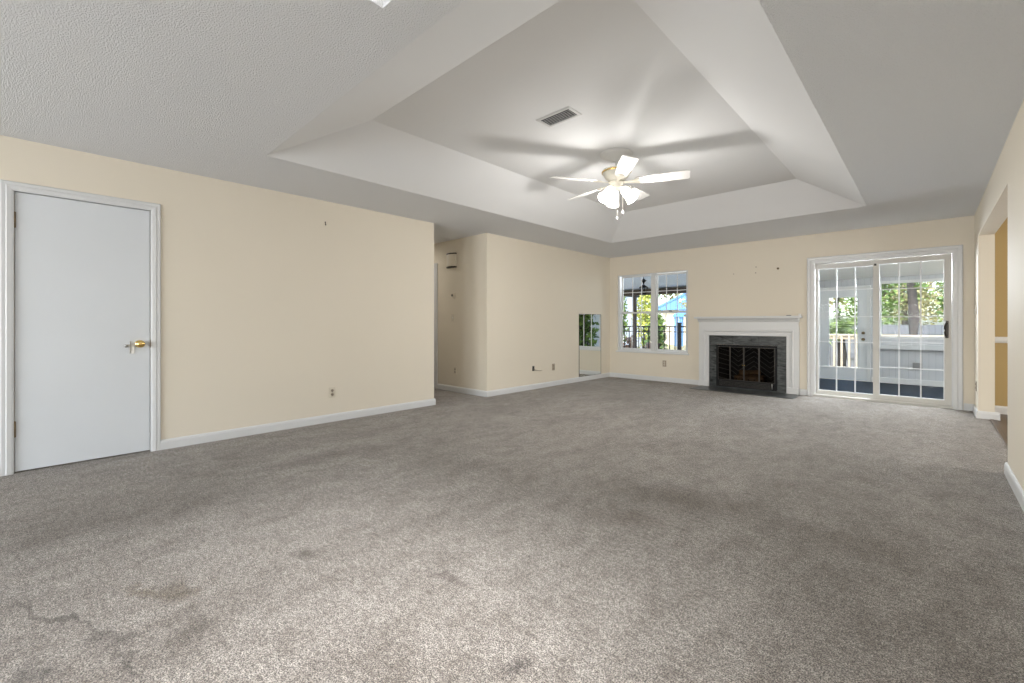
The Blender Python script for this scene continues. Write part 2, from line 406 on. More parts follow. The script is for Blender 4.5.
struct(B().slab('x', XL - .12, XL, YR, YC, 0, H, [DO]), 'wall_left', 'wall', 'beige wall with the white closet door', 'wall')
struct(B().slab('y', YC - .12, YC, -7.6, XL - .12, 0, H), 'wall_hall_near', 'wall', 'beige near side wall inside the hallway', 'wall')
struct(B().slab('y', YH, YH + .12, -7.6, XL2, 0, H, [(-6.84, -6.02, 0, 2.05)]), 'wall_hall', 'wall', 'beige hallway wall with thermostat and door chime', 'wall')
struct(B().slab('x', -7.72, -7.6, YC - .2, YH + .2, 0, H), 'wall_hall_end', 'wall', 'beige wall at the end of the hallway', 'wall')
struct(B().slab('x', XL2 - .12, XL2, YH + .12, YB, 0, H), 'wall_left_far', 'wall', 'beige wall with the frameless mirror beyond the hallway', 'wall')
struct(B().slab('y', YB, YB + .15, XL2 - .12, XR + .16, 0, H, [WO, SO, FBX]), 'wall_back', 'wall', 'beige back wall with window, fireplace and sliding door', 'wall')
struct(B().slab('x', XR, XR + .13, YR, YB, 0, H, [(4.765, 7.37, 0, 2.105)]), 'wall_right', 'wall', 'beige right wall with wide cased opening', 'wall')
struct(B().slab('y', YR - .12, YR, XL, XR, 0, H, [(-4.3, -2.1, .6, 2.05), (-1.3, .05, 0, 2.05)]), 'wall_rear', 'wall', 'beige wall behind the viewpoint with two unseen openings added for the fill light', 'wall')  # both openings are made up to go with the rear fill lamps
# closet behind the white door, kept dark
struct(B().slab('x', XL - .9, XL - .8, -.7, 1.1, 0, H), 'wall_closet', 'wall', 'plain wall inside the closet', 'wall')

# baseboards
BP = [(0, 0), (.016, 0), (.016, .062), (.012, .078), (.005, .086), (0, .086)]
def base(side, p0, p1, nrm, label): struct(B().sweep(BP, p0, p1, nrm), 'baseboard_' + side, 'trim', label, 'baseboard')
base('left', (XL, .648, 0), (XL, YC + .016, 0), (1, 0, 0), 'white baseboard along the left wall beside the closet door')
base('left_near', (XL, YR, 0), (XL, -.248, 0), (1, 0, 0), 'white baseboard along the left wall behind the viewpoint')
base('hall_near', (-7.6, YC, 0), (XL, YC, 0), (0, 1, 0), 'white baseboard on the near hallway wall')
base('hall', (-5.96, YH, 0), (XL2, YH, 0), (0, -1, 0), 'white baseboard below the thermostat in the hallway')
base('left_far', (XL2, YH - .016, 0), (XL2, YB, 0), (1, 0, 0), 'white baseboard running under the mirror')
base('back', (XL2, YB, 0), (-2.94, YB, 0), (0, -1, 0), 'white baseboard under the patio window')
base('back_mid', (-1.445, YB, 0), (-1.345, YB, 0), (0, -1, 0), 'short white baseboard between mantel and sliding door')
base('back_right', (.32, YB, 0), (XR, YB, 0), (0, -1, 0), 'short white baseboard right of the sliding door')
base('right_far', (XR, 7.354, 0), (XR, YB, 0), (-1, 0, 0), 'white baseboard below the wall switch by the sliding door')
base('right_jamb', (XR, 7.37, 0), (XR + .17, 7.37, 0), (0, -1, 0), 'white baseboard wrapping the far jamb of the opening')
base('right', (XR, YR, 0), (XR, 4.781, 0), (-1, 0, 0), 'white baseboard along the near right wall')
base('right_near_jamb', (XR, 4.765, 0), (XR + .13, 4.765, 0), (0, 1, 0), 'white baseboard wrapping the near jamb of the opening')

# ------------------------------------------------------------------ closet door (left)
fX = lambda x: (lambda u, z, d: (x + d, u, z))           # wall facing +X
fY = lambda y: (lambda u, z, d: (u, y - d, z))           # wall facing -Y
CP = [(-.012, -.10), (-.012, .010), (.0, .016), (.022, .020), (.028, .015), (.048, .017), (.055, .010), (.055, 0), (.004, 0), (.004, -.10)]
d1 = thing('door_1', (XL, .2, 0), 'white flush closet door with brass knob in the left wall', 'door', kind='structure')
B().frame(fX(XL), DO[0], DO[1], 0, DO[3], CP, False).build('door_casing', 'trim', d1)
B().box(XL - .045, XL - .006, -.181, .581, .012, 2.050, .002).build('door_leaf', 'door', d1)
for z in (1.846, .322):
    h = B().cyl((XL + .002, -.183, z - .05), (XL + .002, -.183, z + .05), .0075, n=10)
    h.ball((XL + .002, -.183, z + .052), .008); h.ball((XL + .002, -.183, z - .052), .008)
    h.build('hinge', 'antique', d1)
k = B(); k.lathe([(.032, 0), (.032, .006), (.026, .011), (.012, .014), (.011, .030), (.020, .036), (.029, .046), (.030, .058), (.024, .068), (.010, .073), (.002, .074)], (XL - .006, .515, .92), (1, 0, 0), 28)
k.build('door_knob', 'brass', d1)
B().box(XL - .012, XL + .0005, .5835, .5875, .885, .955, .001).build('strike_plate', 'antique', d1)
# slide latch hung beside the knob
lt = thing('door_latch', (XL - .006, .449, .89), 'small nickel latch hanging from the white door left of the knob', 'latch')
k = B(); k.lathe([(.008, 0), (.008, .010), (.013, .014), (.013, .024), (.005, .027)], (XL - .006, .428, .905), (1, 0, 0), 16); k.build('latch_knob', 'chrome', lt)
k = B(); k.box(XL - .006, XL + .004, .433, .500, .908, .917, .002); k.build('latch_bar', 'whiteplastic', lt)
k = B(); k.box(XL - .006, XL + .006, .450, .457, .842, .945, .002); k.build('latch_rod', 'chrome', lt)
k = B(); k.box(XL - .006, XL + .003, .459, .482, .840, .906, .002); k.build('latch_tab', 'whiteplastic', lt)

# ------------------------------------------------------------------ hall door and casing
d3 = thing('door_3', (-6.5, YH, 0), 'white door casing at the edge of the hallway', 'door', kind='structure')
B().frame(fY(YH), -6.84, -6.02, 0, 2.05, CP, False).build('door_casing', 'trim', d3)
B().box(-6.83, -6.03, YH + .03, YH + .065, .01, 2.04, .002).build('door_leaf', 'door', d3)

# ------------------------------------------------------------------ patio window
w = thing('window_1', (-3.87, YB, .545), 'white double window with grilles looking onto the patio', 'window', kind='structure')
fr = B()
fr.frame(fY(YB + .056), -4.550, -3.188, .57, 2.045, [(0, -.06), (0, .02), (.0, .028), (.047, .028), (.047, -.06)])
fr.box(-3.870, -3.786, YB + .022, YB + .11, .56, 2.05, .003)
fr.build('window_frame', 'trim', w)
B().box(-4.61, -3.135, YB - .028, YB + .06, .520, .546, .005).build('window_sill', 'trim', w)
for (a, c, vm) in ((-4.528, -3.870, (-4.283, -4.090)), (-3.786, -3.195, (-3.583, -3.378))):
    for (z0, z1, yo, up) in ((.575, 1.318, .038, False), (1.300, 2.040, .068, True)):
        s = B().frame(fY(YB + yo), a + .036, c - .012 if a > -4 else c - .02, z0 + .03, z1 - .03, [(0, -.012), (0, .012), (.028, .014), (.028, -.014)])
        sash = s.build('window_sash', 'trim', w)
        B().box(a + .03, c - .012, YB + yo - .003, YB + yo + .003, z0 + .02, z1 - .02).build('window_pane', 'glass', sash)
        g = B()
        for x in vm: g.box(x - .006, x + .006, YB + yo - .006, YB + yo + .006, z0 + .025, z1 - .025)
        if up: g.box(a + .03, c - .015, YB + yo - .0055, YB + yo + .0055, 1.703, 1.715)
        g.build('window_grille', 'muntin', sash)
    B().box((a + c) / 2 - .03, (a + c) / 2 + .03, YB + .016, YB + .032, 1.318, 1.334, .003).build('sash_lock', 'bronze', w)

# ------------------------------------------------------------------ sliding glass door
d2 = thing('door_2', (-.51, YB, 0), 'ivory sliding glass door with white grilles to the sunroom', 'door', kind='structure')
SP = [(-.012, -.13), (-.012, .010), (0, .018), (.035, .022), (.045, .016), (.078, .019), (.088, .010), (.088, 0), (.004, 0), (.004, -.13)]
B().frame(fY(YB), SO[0], SO[1], 0, SO[3], SP, False).build('door_casing', 'trim', d2)
B().box(SO[0], SO[1], YB - .02, YB + .13, 0, .03, .004).box(SO[0], SO[1], YB + .028, YB + .034, .03, .045).build('door_track', 'vinyl', d2)
def glass_leaf(nm, x0, x1, y, gx0, gx1, gz0, gz1, ztop, vm, hm):
    lf = B().frame(fY(y), gx0, gx1, gz0, gz1, [(0, -.018), (0, .018), (.010, .022), (.010, -.022)])
    lf.slab('y', y - .022, y + .022, x0, x1, .032, ztop, [(gx0 - .01, gx1 + .01, gz0 - .01, gz1 + .01)])
    o = lf.build(nm, 'vinyl', d2)
    B().box(gx0 - .005, gx1 + .005, y - .004, y + .004, gz0 - .005, gz1 + .005).build('glass_pane', 'glass', o)
    g = B()
    for x in vm: g.box(x - .0075, x + .0075, y - .009, y + .009, gz0, gz1)
    for z in hm: g.box(gx0, gx1, y - .008, y + .008, z - .0055, z + .0055)
    g.frame(fY(y), gx0 + .008, gx1 - .008, gz0 + .008, gz1 - .008, [(0, -.009), (0, .009), (.008, .009), (.008, -.009)])
    g.build('door_grille', 'muntin', o)
    return o
glass_leaf('fixed_panel', -1.240, -.515, YB + .085, -1.212, -.555, .085, 1.915, 1.985, (-.990, -.772), (1.585, 1.19, .82, .45))
sl = glass_leaf('sliding_panel', -.566, .214, YB + .032, -.502, .148, .098, 1.922, 1.985, (-.293, -.076), (1.565, 1.185, .835, .485))
hd = B(); hd.box(.155, .185, YB - .004, YB + .010, .905, 1.125, .004)
hd.tube([(.170, YB, .915), (.158, YB - .035, .935), (.150, YB - .052, .98), (.150, YB - .056, 1.02), (.150, YB - .052, 1.06), (.158, YB - .035, 1.10), (.170, YB, 1.115)], .010)
tag(hd.build('door_handle', 'bronze', sl), 'dark bronze pull handle')
B().box(-.556, -.528, YB + .004, YB + .011, 1.9, 1.93, .002).build('door_stop', 'bronze', sl)

# ------------------------------------------------------------------ fireplace
MX0, MX1 = -2.940, -1.445; OX0, OX1, OZ = -2.775, -1.605, .888
mt = thing('fireplace_mantel', (-2.19, YB, 0), 'white wooden mantel around the black fireplace', 'mantel')
sb = B().frame(fY(YB), OX0, OX1, 0, OZ, [(0, -.01), (0, .050), (.004, .056), (.018, .056), (.024, .044), (.060, .044), (.066, .062), (.078, .068), (.090, .062), (.096, .050), (.166, .050), (.166, 0)], False)
sb.box(MX0, MX1, YB - .05, YB, OZ + .16, 1.150)
sb.build('mantel_surround', 'trim', mt)
for (x0, x1) in ((MX0, OX0 - .012), (OX1 + .012, MX1)):
    B().box(x0 - .006, x1 + .006, YB - .066, YB, 0, .10, .006).build('plinth', 'trim', mt)
cr = B().sweep([(0, 0), (.052, 0), (.060, .010), (.075, .016), (.080, .032), (.110, .044), (.120, .056), (.120, .060), (0, .060)], (MX0 - .01, YB, 1.118), (MX1 + .01, YB, 1.118), (0, -1, 0))
cr.build('crown_moulding', 'trim', mt)
B().box(MX0 - .045, MX1 + .045, YB - .175, YB, 1.176, 1.210, .008).build('mantel_shelf', 'trim', mt)

fs = tag(B().slab('y', YB - .022, YB - .001, OX0, OX1, .001, OZ, [(-2.655, -1.735, .02, .735)]).build('fireplace_surround', 'slate'), 'dark marble slab surround inside the white mantel', 'fireplace surround')
for z in (.30, .53): B().box(-1.733, OX1 - .001, YB - .0228, YB - .0215, z, z + .003).build('tile_joint', 'black', fs)
for x in (-2.40, -2.0): B().box(x, x + .003, YB - .0228, YB - .0215, .737, OZ - .001).build('tile_joint', 'black', fs)
tag(B().box(-2.905, -1.415, 7.375, YB - .07, -.01, .006, .003).box(OX0 + .001, OX1 - .001, YB - .07, YB - .022, -.01, .006).build('hearth', 'slate'), 'thin dark marble hearth slab set flush in the carpet', 'hearth')

fb = thing('fireplace_insert', (-2.195, YB, .02), 'black fireplace insert with four glass doors and herringbone brick', 'fireplace')
x0, x1, z0, z1 = -2.652, -1.738, .022, .732
box = B(); ya, yb2 = YB + .002, YB + .46
xa, xb, xc, xd = -2.69, -1.71, -2.55, -1.84
box.face([(xc, yb2, 0.03), (xd, yb2, 0.03), (xd, yb2, .69), (xc, yb2, .69)])
box.face([(xa, ya, 0.03), (xc, yb2, 0.03), (xc, yb2, .69), (xa, ya, .69)])
box.face([(xb, ya, 0.03), (xd, yb2, 0.03), (xd, yb2, .69), (xb, ya, .69)])
box.face([(xa, ya, .03), (xb, ya, .03), (xd, yb2, .03), (xc, yb2, .03)])
box.face([(xa, ya, .69), (xb, ya, .69), (xd, yb2, .69), (xc, yb2, .69)])
box.build('firebox', 'brick', fb)
ff = B().slab('y', YB - .040, YB - .012, x0, x1, z0, z1, [(-2.628, -1.762, .135, .700)])
ff.build('insert_frame', 'black', fb)
lv = B()
for i in range(4): lv.box(-2.60, -1.79, YB - .045, YB - .040, .040 + i * .022, .050 + i * .022, .002)
lv.build('lower_grille', 'bronze', fb)
xs = [-2.628, -2.430, -2.2165, -1.989, -1.762]
for i in range(4):
    dl = B().frame(fY(YB - .034), xs[i] + .010, xs[i + 1] - .010, .147, .690, [(0, -.004), (0, .006), (.0085, .006), (.0085, -.004)]).build('glass_door', 'bronze', fb)
    B().box(xs[i] + .009, xs[i + 1] - .009, YB - .035, YB - .031, .145, .692).build('glass_pane', 'fireglass', dl)
    if i in (1, 2):
        xx = xs[2] - .016 if i == 1 else xs[2] + .016
        B().ball((xx, YB - .052, .40), .009).cyl((xx, YB - .042, .40), (xx, YB - .052, .40), .004).build('door_knob', 'brass', dl)
B().cyl((-1.80, YB - .060, .045), (-1.80, YB - .060, .115), .010, .007, 10).ball((-1.80, YB - .060, .12), .012).build('damper_key', 'chrome', fb)
gr = thing('log_grate', (-2.19, 8.18, .03), 'black iron grate holding the logs in the firebox', 'grate')
q = B()
for i in range(5):
    x = -2.38 + i * .095
    q.tube([(x, 8.05, .16), (x, 8.055, .105), (x, 8.18, .10), (x, 8.30, .105), (x, 8.305, .16)], .007, 6)
q.box(-2.40, -1.98, 8.10, 8.112, .088, .10); q.box(-2.40, -1.98, 8.25, 8.262, .088, .10)
q.build('grate_bars', 'black', gr)
for (x, y) in ((-2.38, 8.106), (-2.0, 8.106), (-2.38, 8.256), (-2.0, 8.256)): B().cyl((x, y, .031), (x, y, .092), .007, n=8).build('grate_foot', 'black', gr)
LOGS = [((-2.42, 8.12, .162), (-1.97, 8.13, .162), .046, 'split charred log lying at the front of the grate'),
        ((-2.40, 8.245, .166), (-1.99, 8.235, .166), .050, 'thick charred log lying at the back of the grate'),
        ((-2.34, 8.10, .256), (-2.06, 8.26, .264), .040, 'short log laid across the top of the other two logs')]
for a, c, r, lb in LOGS:
    A, Cc = Vector(a), Vector(c); pr = []
    n = 9
    t = B(); L = (Cc - A).length
    rg = []
    qd = (Cc - A).to_track_quat('Z', 'Y').to_matrix()
    for i in range(n):
        rr = r * (1 + .08 * random.uniform(-1, 1)); 
        rg.append([A + (Cc - A) * (i / (n - 1)) + qd @ Vector((rr * (1 + .07 * math.sin(3 * k + i)) * math.cos(k * .5236), rr * (1 + .07 * math.cos(2 * k + i)) * math.sin(k * .5236), 0)) for k in range(12)])
    t.rings(rg)
    tag(t.build('fire_log', 'log'), lb, 'log', 'logs in the fireplace')

# small leftovers on the mantel shelf
t = B().lathe([(.030, 0), (.034, .006), (.034, .010), (.028, .012), (.005, .013)], (-1.565, 7.84, 1.210), (0, 0, 1), 20)
tag(t.build('coaster', 'greyplastic'), 'small grey disc lying on the right part of the mantel shelf', 'coaster')
t = B().lathe([(.016, 0), (.018, .004), (.018, .022), (.013, .028), (.002, .031)], (-1.415, 7.80, 1.210), (0, 0, 1), 18)
tag(t.build('candle', 'whiteplastic'), 'tiny white candle at the right end of the mantel shelf', 'candle')

# ------------------------------------------------------------------ mirror
mi = thing('wall_mirror', (XL2, 7.215, .087), 'tall frameless mirror on the left wall near the far corner', 'mirror')
B().box(XL2 + .001, XL2 + .006, 6.838, 7.592, .087, 1.272).build('mirror_glass', 'mirror', mi)
B().frame(fX(XL2), 6.842, 7.588, .091, 1.268, [(0, .0062), (0, .008), (.006, .008), (.006, .0005), (.0045, .0005), (.0045, .0062)]).build('mirror_edge', 'bronze', mi)
for y in (7.0, 7.43):
    for z in (.092, 1.268):
        B().box(XL2 + .0005, XL2 + .011, y - .012, y + .012, z - .010, z + .010, .002).build('mirror_clip', 'chrome', mi)

# ------------------------------------------------------------------ outlets, switches and wall fittings
def plate(name, org, nrm, label, cat, mats=('plastic', 'plastic'), kind='outlet', group=None, s=1.0):
    """Wall plate facing NRM with its centre at ORG."""
    nv = Vector(nrm); up = Vector((0, 0, 1)); rt = up.cross(nv)
    mt = Matrix((( *rt, 0), (*up, 0), (*nv, 0), (0, 0, 0, 1))).transposed(); mt = Matrix.Translation(org) @ mt
    o = thing(name, org, label, cat, group)
    def put(bb, nm, m):
        bmesh.ops.transform(bb.bm, matrix=mt, verts=bb.bm.verts); return bb.build(nm, m, o)
    put(B().box(-.036 * s, .036 * s, -.058 * s, .058 * s, 0, .006, .0025), 'cover_plate', mats[0])
    if kind == 'outlet':
        for z in (-.022, .022):
            f = put(B().lathe([(.0165, .005), (.0165, .0085), (.015, .0095)], (0, z, 0), (0, 0, 1), 18), 'socket', mats[1])
            put(B().box(-.008, -.0045, z - .004, z + .006, .009, .0102).box(.0045, .008, z - .004, z + .006, .009, .0102).cyl((0, z - .009, .009), (0, z - .009, .0102), .0028, n=8), 'socket_slots', 'dark').parent = o
        put(B().cyl((0, 0, .005), (0, 0, .0075), .004, n=10), 'screw', 'chrome')
    elif kind == 'switch':
        put(B().box(-.006, .006, -.013, .013, .005, .008).box(-.004, .004, 0, .010, .006, .018, .001), 'toggle', mats[1])
        for z in (-.04, .04): put(B().cyl((0, z, .005), (0, z, .0075), .004, n=10), 'screw', 'chrome')
    elif kind == 'jack':
        put(B().box(-.010, .010, -.012, .012, .005, .0075), 'jack', 'dark')
    return o
plate('wall_outlet', (XL, 2.156, .325), (1, 0, 0), 'ivory outlet low on the left wall right of the closet door', 'outlet', ('plastic', 'tanplastic'), group='wall outlets')
plate('wall_outlet', (XL2, 6.062, .331), (1, 0, 0), 'tan outlet low on the far left wall beside the mirror', 'outlet', ('tanplastic', 'tanplastic'), group='wall outlets')
plate('wall_outlet', (-3.594, YB, .341), (0, -1, 0), 'tan outlet on the back wall below the patio window', 'outlet', ('tanplastic', 'plastic'), group='wall outlets')
plate('wall_outlet', (-5.50, YH, .338), (0, -1, 0), 'ivory outlet low on the hallway wall below the thermostat', 'outlet', ('plastic', 'tanplastic'), group='wall outlets')
plate('wall_outlet', (XR, 7.61, .346), (-1, 0, 0), 'tan outlet on the right wall below the light switch', 'outlet', ('tanplastic', 'tanplastic'), group='wall outlets')
plate('light_switch', (XR, 7.64, 1.253), (-1, 0, 0), 'light switch on the right wall beside the sliding door', 'light switch', ('plastic', 'whiteplastic'), 'switch')
plate('light_switch', (-5.560, YH, 1.185), (0, -1, 0), 'ivory light switch on the hallway wall under the thermostat', 'light switch', ('plastic', 'whiteplastic'), 'switch')
cb = thing('cable_stub', (XL2, 5.53, .345), 'dark cable stub poking from the far left wall above the baseboard', 'cable')
B().box(XL2, XL2 + .004, 5.500, 5.552, .305, .385, .001).build('painted_cable_hole', 'dark', cb)  # flat dark plate painted as the shade in the hole
B().tube([(XL2, 5.53, .33), (XL2 + .03, 5.545, .318), (XL2 + .045, 5.60, .306), (XL2 + .035, 5.68, .300), (XL2 + .02, 5.73, .302)], .006, 8).build('cable', 'tanplastic', cb)
# thermostat
ts = thing('thermostat', (-5.55, YH, 1.54), 'round thermostat with dark centre dial on the hallway wall', 'thermostat')
B().lathe([(.048, 0), (.048, .012), (.040, .024), (.036, .026)], (-5.53, YH, 1.54), (0, -1, 0), 28).build('dial_ring', 'plastic', ts)
B().lathe([(.020, .024), (.020, .034), (.016, .038), (.003, .039)], (-5.545, YH, 1.545), (0, -1, 0), 20).build('dial', 'bronze', ts)
# door chime box
dc = thing('door_chime', (-5.585, YH, 2.11), 'cream door chime box with dark end caps high on the hallway wall', 'door chime')
def bow(z0, z1, dep, x0=-5.690, x1=-5.470):
    bb = B(); N = 10; a = []
    for z in (z0, z1):
        a.append([(x0 + (x1 - x0) * i / N, YH - .03 - dep * math.sin(math.pi * i / N), z) for i in range(N + 1)] + [(x1, YH, z), (x0, YH, z)])
    return bb.rings(a, smooth=False)
bow(2.008, 2.205, .035).build('chime_cover', 'plastic', dc)
bow(1.990, 2.010, .042, -5.695, -5.465).build('end_cap', 'bronze', dc)
bow(2.203, 2.221, .042, -5.695, -5.465).build('end_cap', 'bronze', dc)
# picture hook and nail
hk = thing('picture_hook', (XL, 2.08, 2.19), 'small dark picture hook high on the left wall', 'hook')
B().tube([(XL, 2.08, 2.205), (XL + .006, 2.08, 2.20), (XL + .006, 2.08, 2.178), (XL + .014, 2.08, 2.172), (XL + .018, 2.08, 2.182)], .0045, 6).build('hook_wire', 'bronze', hk)
B().lathe([(.006, 0), (.006, .006), (.002, .008)], (XL, 2.08, 2.207), (1, 0, 0), 10).build('hook_nail', 'bronze', hk)
t = B().lathe([(.016, 0), (.017, .006), (.010, .012), (.006, .030), (.009, .034), (.002, .037)], (-1.73, YB, 1.963), (0, -1, 0), 14)
tag(t.build('wall_anchor', 'antique'), 'dark metal anchor stub on the wall high above the mantel', 'anchor')
for (x, z, r, lb) in ((-2.044, 2.015, .010, 'faint upper patched screw hole above the mantel centre'), (-2.05, 1.92, .010, 'faint lower patched screw hole above the mantel centre'), (-2.385, 1.927, .009, 'faint patched screw hole above the left part of the mantel')):
    t = B().lathe([(r, 0), (r * .9, .0012), (.001, .0014)], (x, YB, z), (0, -1, 0), 12)
    tag(t.build('screw_patch', 'tanplastic'), lb, 'screw hole', 'patched holes above the mantel')

# ------------------------------------------------------------------ ceiling vent
vt = thing('ceiling_vent', (-2.14, 2.79, TH), 'white rectangular air vent with dark slots in the tray ceiling', 'vent')
fZ = lambda u, v, d: (u, v, TH - d)
B().frame(fZ, -2.281, -2.003, 2.732, 2.856, [(0, 0), (0, .006), (.004, .009), (.022, .007), (.027, .002), (.027, 0)]).build('vent_frame', 'vent', vt)
B().box(-2.281, -2.003, 2.732, 2.856, TH - .0015, TH - .0005).build('vent_shade_sheet', 'dark', vt)  # thin dark sheet stands for the shade behind the louvres
lv = B()
for i in range(5):
    y = 2.752 + i * .021
    lv.box(-2.281, -2.003, -.0040, .0040, -.0008, .0008, rot=Matrix.Translation((0, y, TH - .006)) @ Matrix.Rotation(R(22), 4, 'X'))
lv.build('vent_louvres', 'vent', vt)

# ------------------------------------------------------------------ ceiling fan
FX, FY = -2.207, 3.80
fan = thing('ceiling_fan', (FX, FY, TH), 'white five-blade ceiling fan with lit glass shades under the tray', 'ceiling fan')
def at(x, y, z): return (FX + x, FY + y, z)
B().lathe([(.158, TH), (.158, TH - .006), (.150, TH - .010), (.10, TH - .012)], (FX, FY, 0), n=40).build('medallion', 'fanwhite', fan)
B().lathe([(.148, TH - .009), (.140, TH - .016), (.104, TH - .030), (.058, TH - .054), (.022, TH - .074), (.014, TH - .076)], (FX, FY, 0), n=32).build('canopy', 'fanwhite', fan)
B().cyl(at(0, 0, TH - .074), at(0, 0, 2.600), .0125, n=16).build('downrod', 'fanwhite', fan)
B().lathe([(.016, 2.612), (.045, 2.608), (.105, 2.596), (.138, 2.582), (.140, 2.572), (.134, 2.560), (.126, 2.556), (.122, 2.530), (.105, 2.505), (.082, 2.490), (.078, 2.478), (.02, 2.476)], (FX, FY, 0), n=40).build('motor_housing', 'fancream', fan)
B().lathe([(.138, 2.574), (.143, 2.570), (.143, 2.562), (.134, 2.558)], (FX, FY, 0), n=40, cap0=False, cap1=False).build('trim_ring', 'brass', fan)
ZB = 2.466
for kx in range(5):
    an = R(-122 + 72 * kx)
    mt = Matrix.Translation((FX, FY, ZB)) @ Matrix.Rotation(an, 4, 'Z')
    pit = mt @ Matrix.Rotation(R(-13), 4, 'X')
    N = 30; top, bot = [], []
    prof = []
    for i in range(N + 1):
        t_ = i / N; x = .175 + (.665 - .175) * t_
        wd = .054 + .016 * min(1, t_ * 1.6)
        if t_ > .97: wd *= 1 - .12 * ((t_ - .97) / .03) ** 2
        if t_ < .06: wd *= .72 + .28 * t_ / .06
        prof.append((x, wd))
    out = [(x, w_) for x, w_ in prof] + [(x, -w_) for x, w_ in reversed(prof)]
    bl = B(); bl.rings([[(x, y, -.0035) for x, y in out], [(x, y, .0035) for x, y in out]], smooth=False)
    bmesh.ops.transform(bl.bm, matrix=pit, verts=bl.bm.verts)
    bo = bl.build('fan_blade', 'fanwhite', fan)
    ir = B()
    arm = [(.070, .016), (.105, .012), (.140, .014), (.170, .030), (.200, .040), (.235, .034), (.258, .014)]
    o2 = arm + [(x, -y) for x, y in reversed(arm)]
    ir.rings([[(x, y, -.0095) for x, y in o2], [(x, y, -.0038) for x, y in o2]], smooth=False)
    for (x, y) in ((.20, .022), (.20, -.022), (.238, 0)): ir.ball((x, y, -.010), .006, (1, 1, .5), seg=8)
    bmesh.ops.transform(ir.bm, matrix=pit, verts=ir.bm.verts)
    ir.build('blade_iron', 'fancream', bo)
B().lathe([(.020, 2.478), (.070, 2.474), (.074, 2.462), (.060, 2.448), (.052, 2.430), (.056, 2.418), (.045, 2.400), (.018, 2.392), (.004, 2.390)], (FX, FY, 0), n=32).build('light_kit', 'fancream', fan)
for kx in range(3):
    an = R(-106 + 120 * kx)
    d = Vector((math.cos(an) * math.sin(R(41)), math.sin(an) * math.sin(R(41)), -math.cos(R(41))))
    p = Vector(at(math.cos(an) * .040, math.sin(an) * .040, 2.425))
    sk = B().tube([p, p + d * .035], [.016, .020], 14).build('lamp_socket', 'fancream', fan)
    sh = B()
    pr = [(.022, .028), (.034, .036), (.042, .055), (.047, .085), (.053, .125), (.061, .158), (.064, .166), (.061, .166), (.050, .125), (.044, .085), (.039, .055), (.031, .040), (.020, .034)]
    pr = [(r_ * 1.02, h_ * 1.1) for r_, h_ in pr]; sh.lathe(pr, p, d, 28, cap0=False, cap1=False)
    sh.build('lamp_shade', 'shade', fan)
    B().ball(p + d * .105, .024).build('bulb', 'bulb', fan)
    lamp('fan_bulb', 'POINT', p + d * .20, 25, (1, .97, .93), .045)
for (x, y, z) in ((.020, -.020, 2.125), (.052, .030, 2.185)):
    ch = B().cyl(at(x, y, 2.41), at(x, y, z), .0022, n=6)
    c_ = ch.build('pull_chain', 'fancream', fan)
    B().lathe([(.002, .03), (.006, .024), (.009, .008), (.007, 0), (.002, -.003)], at(x, y, z - .025), (0, 0, 1), 12).build('chain_pull', 'fanwhite', c_)

# ------------------------------------------------------------------ dining room beyond the right opening
struct(B().slab('z', -.13, -.004, .515, 4.2, 3.4, YB + .1), 'floor_dining', 'wood', 'dark wood plank floor beyond the right opening', 'floor')
struct(B().slab('y', YB + .005, YB + .12, XR + .16, 4.2, 0, H), 'wall_dining', 'ochre', 'ochre dining room wall with white chair rail', 'wall')
struct(B().slab('x', 4.2, 4.3, 3.4, YB + .1, 0, H), 'wall_dining_right', 'ochre', 'ochre side wall of the dining room', 'wall')
struct(B().slab('y', 3.3, 3.4, XR + .13, 4.2, 0, H), 'wall_dining_near', 'ochre', 'ochre near wall of the dining room', 'wall')
struct(B().slab('z', H, H + .1, XR + .16, 4.3, 3.3, YB + .15), 'ceiling_dining', 'tray', 'white ceiling of the dining room', 'ceiling')
struct(B().sweep([(0, 0), (.012, 0), (.026, .022), (.026, .038), (.012, .058), (.008, .075), (0, .075)], (XR + .13, YB + .005, .855), (4.2, YB + .005, .855), (0, -1, 0)), 'trim_chair_rail', 'trim', 'white chair rail on the ochre dining room wall', 'chair rail')
struct(B().sweep([(0, 0), (.016, 0), (.016, .075), (.006, .095), (0, .095)], (XR + .13, YB + .005, -.004), (4.2, YB + .005, -.004), (0, -1, 0)), 'baseboard_dining', 'trim', 'white baseboard on the ochre dining room wall', 'baseboard')
struct(B().box(.505, .535, 4.77, 7.36, -.003, .006, .002), 'trim_threshold', 'wood', 'thin threshold strip where carpet meets the wood floor', 'threshold')

# ------------------------------------------------------------------ sunroom behind the sliding door
ZS, YS = -.15, 12.03; SX0, SX1 = -2.15, 1.9
struct(B().slab('z', ZS - .1, ZS, SX0, SX1, YB + .15, YS), 'floor_sunroom', 'bluefloor', 'dark blue floor of the sunroom', 'floor')
struct(B().slab('y', YS, YS + .12, SX0, SX1, ZS, 2.10, [(-1.80, -.95, ZS, 1.845), (-.75, .62, .79, 1.955), (.72, 1.78, .79, 1.955)]), 'wall_sunroom', 'siding', 'white panelled far wall of the sunroom with windows', 'wall')
struct(B().slab('x', SX0 - .1, SX0, 8.62, YS + .12, ZS, 2.6), 'wall_sunroom_left', 'sunwall', 'white side wall between sunroom and patio', 'wall')
struct(B().slab('x', SX1, SX1 + .1, YB + .15, YS + .12, ZS, 2.6, [(8.6, 11.5, .79, 1.9)]), 'wall_sunroom_right', 'sunwall', 'white right side wall of the sunroom', 'wall')
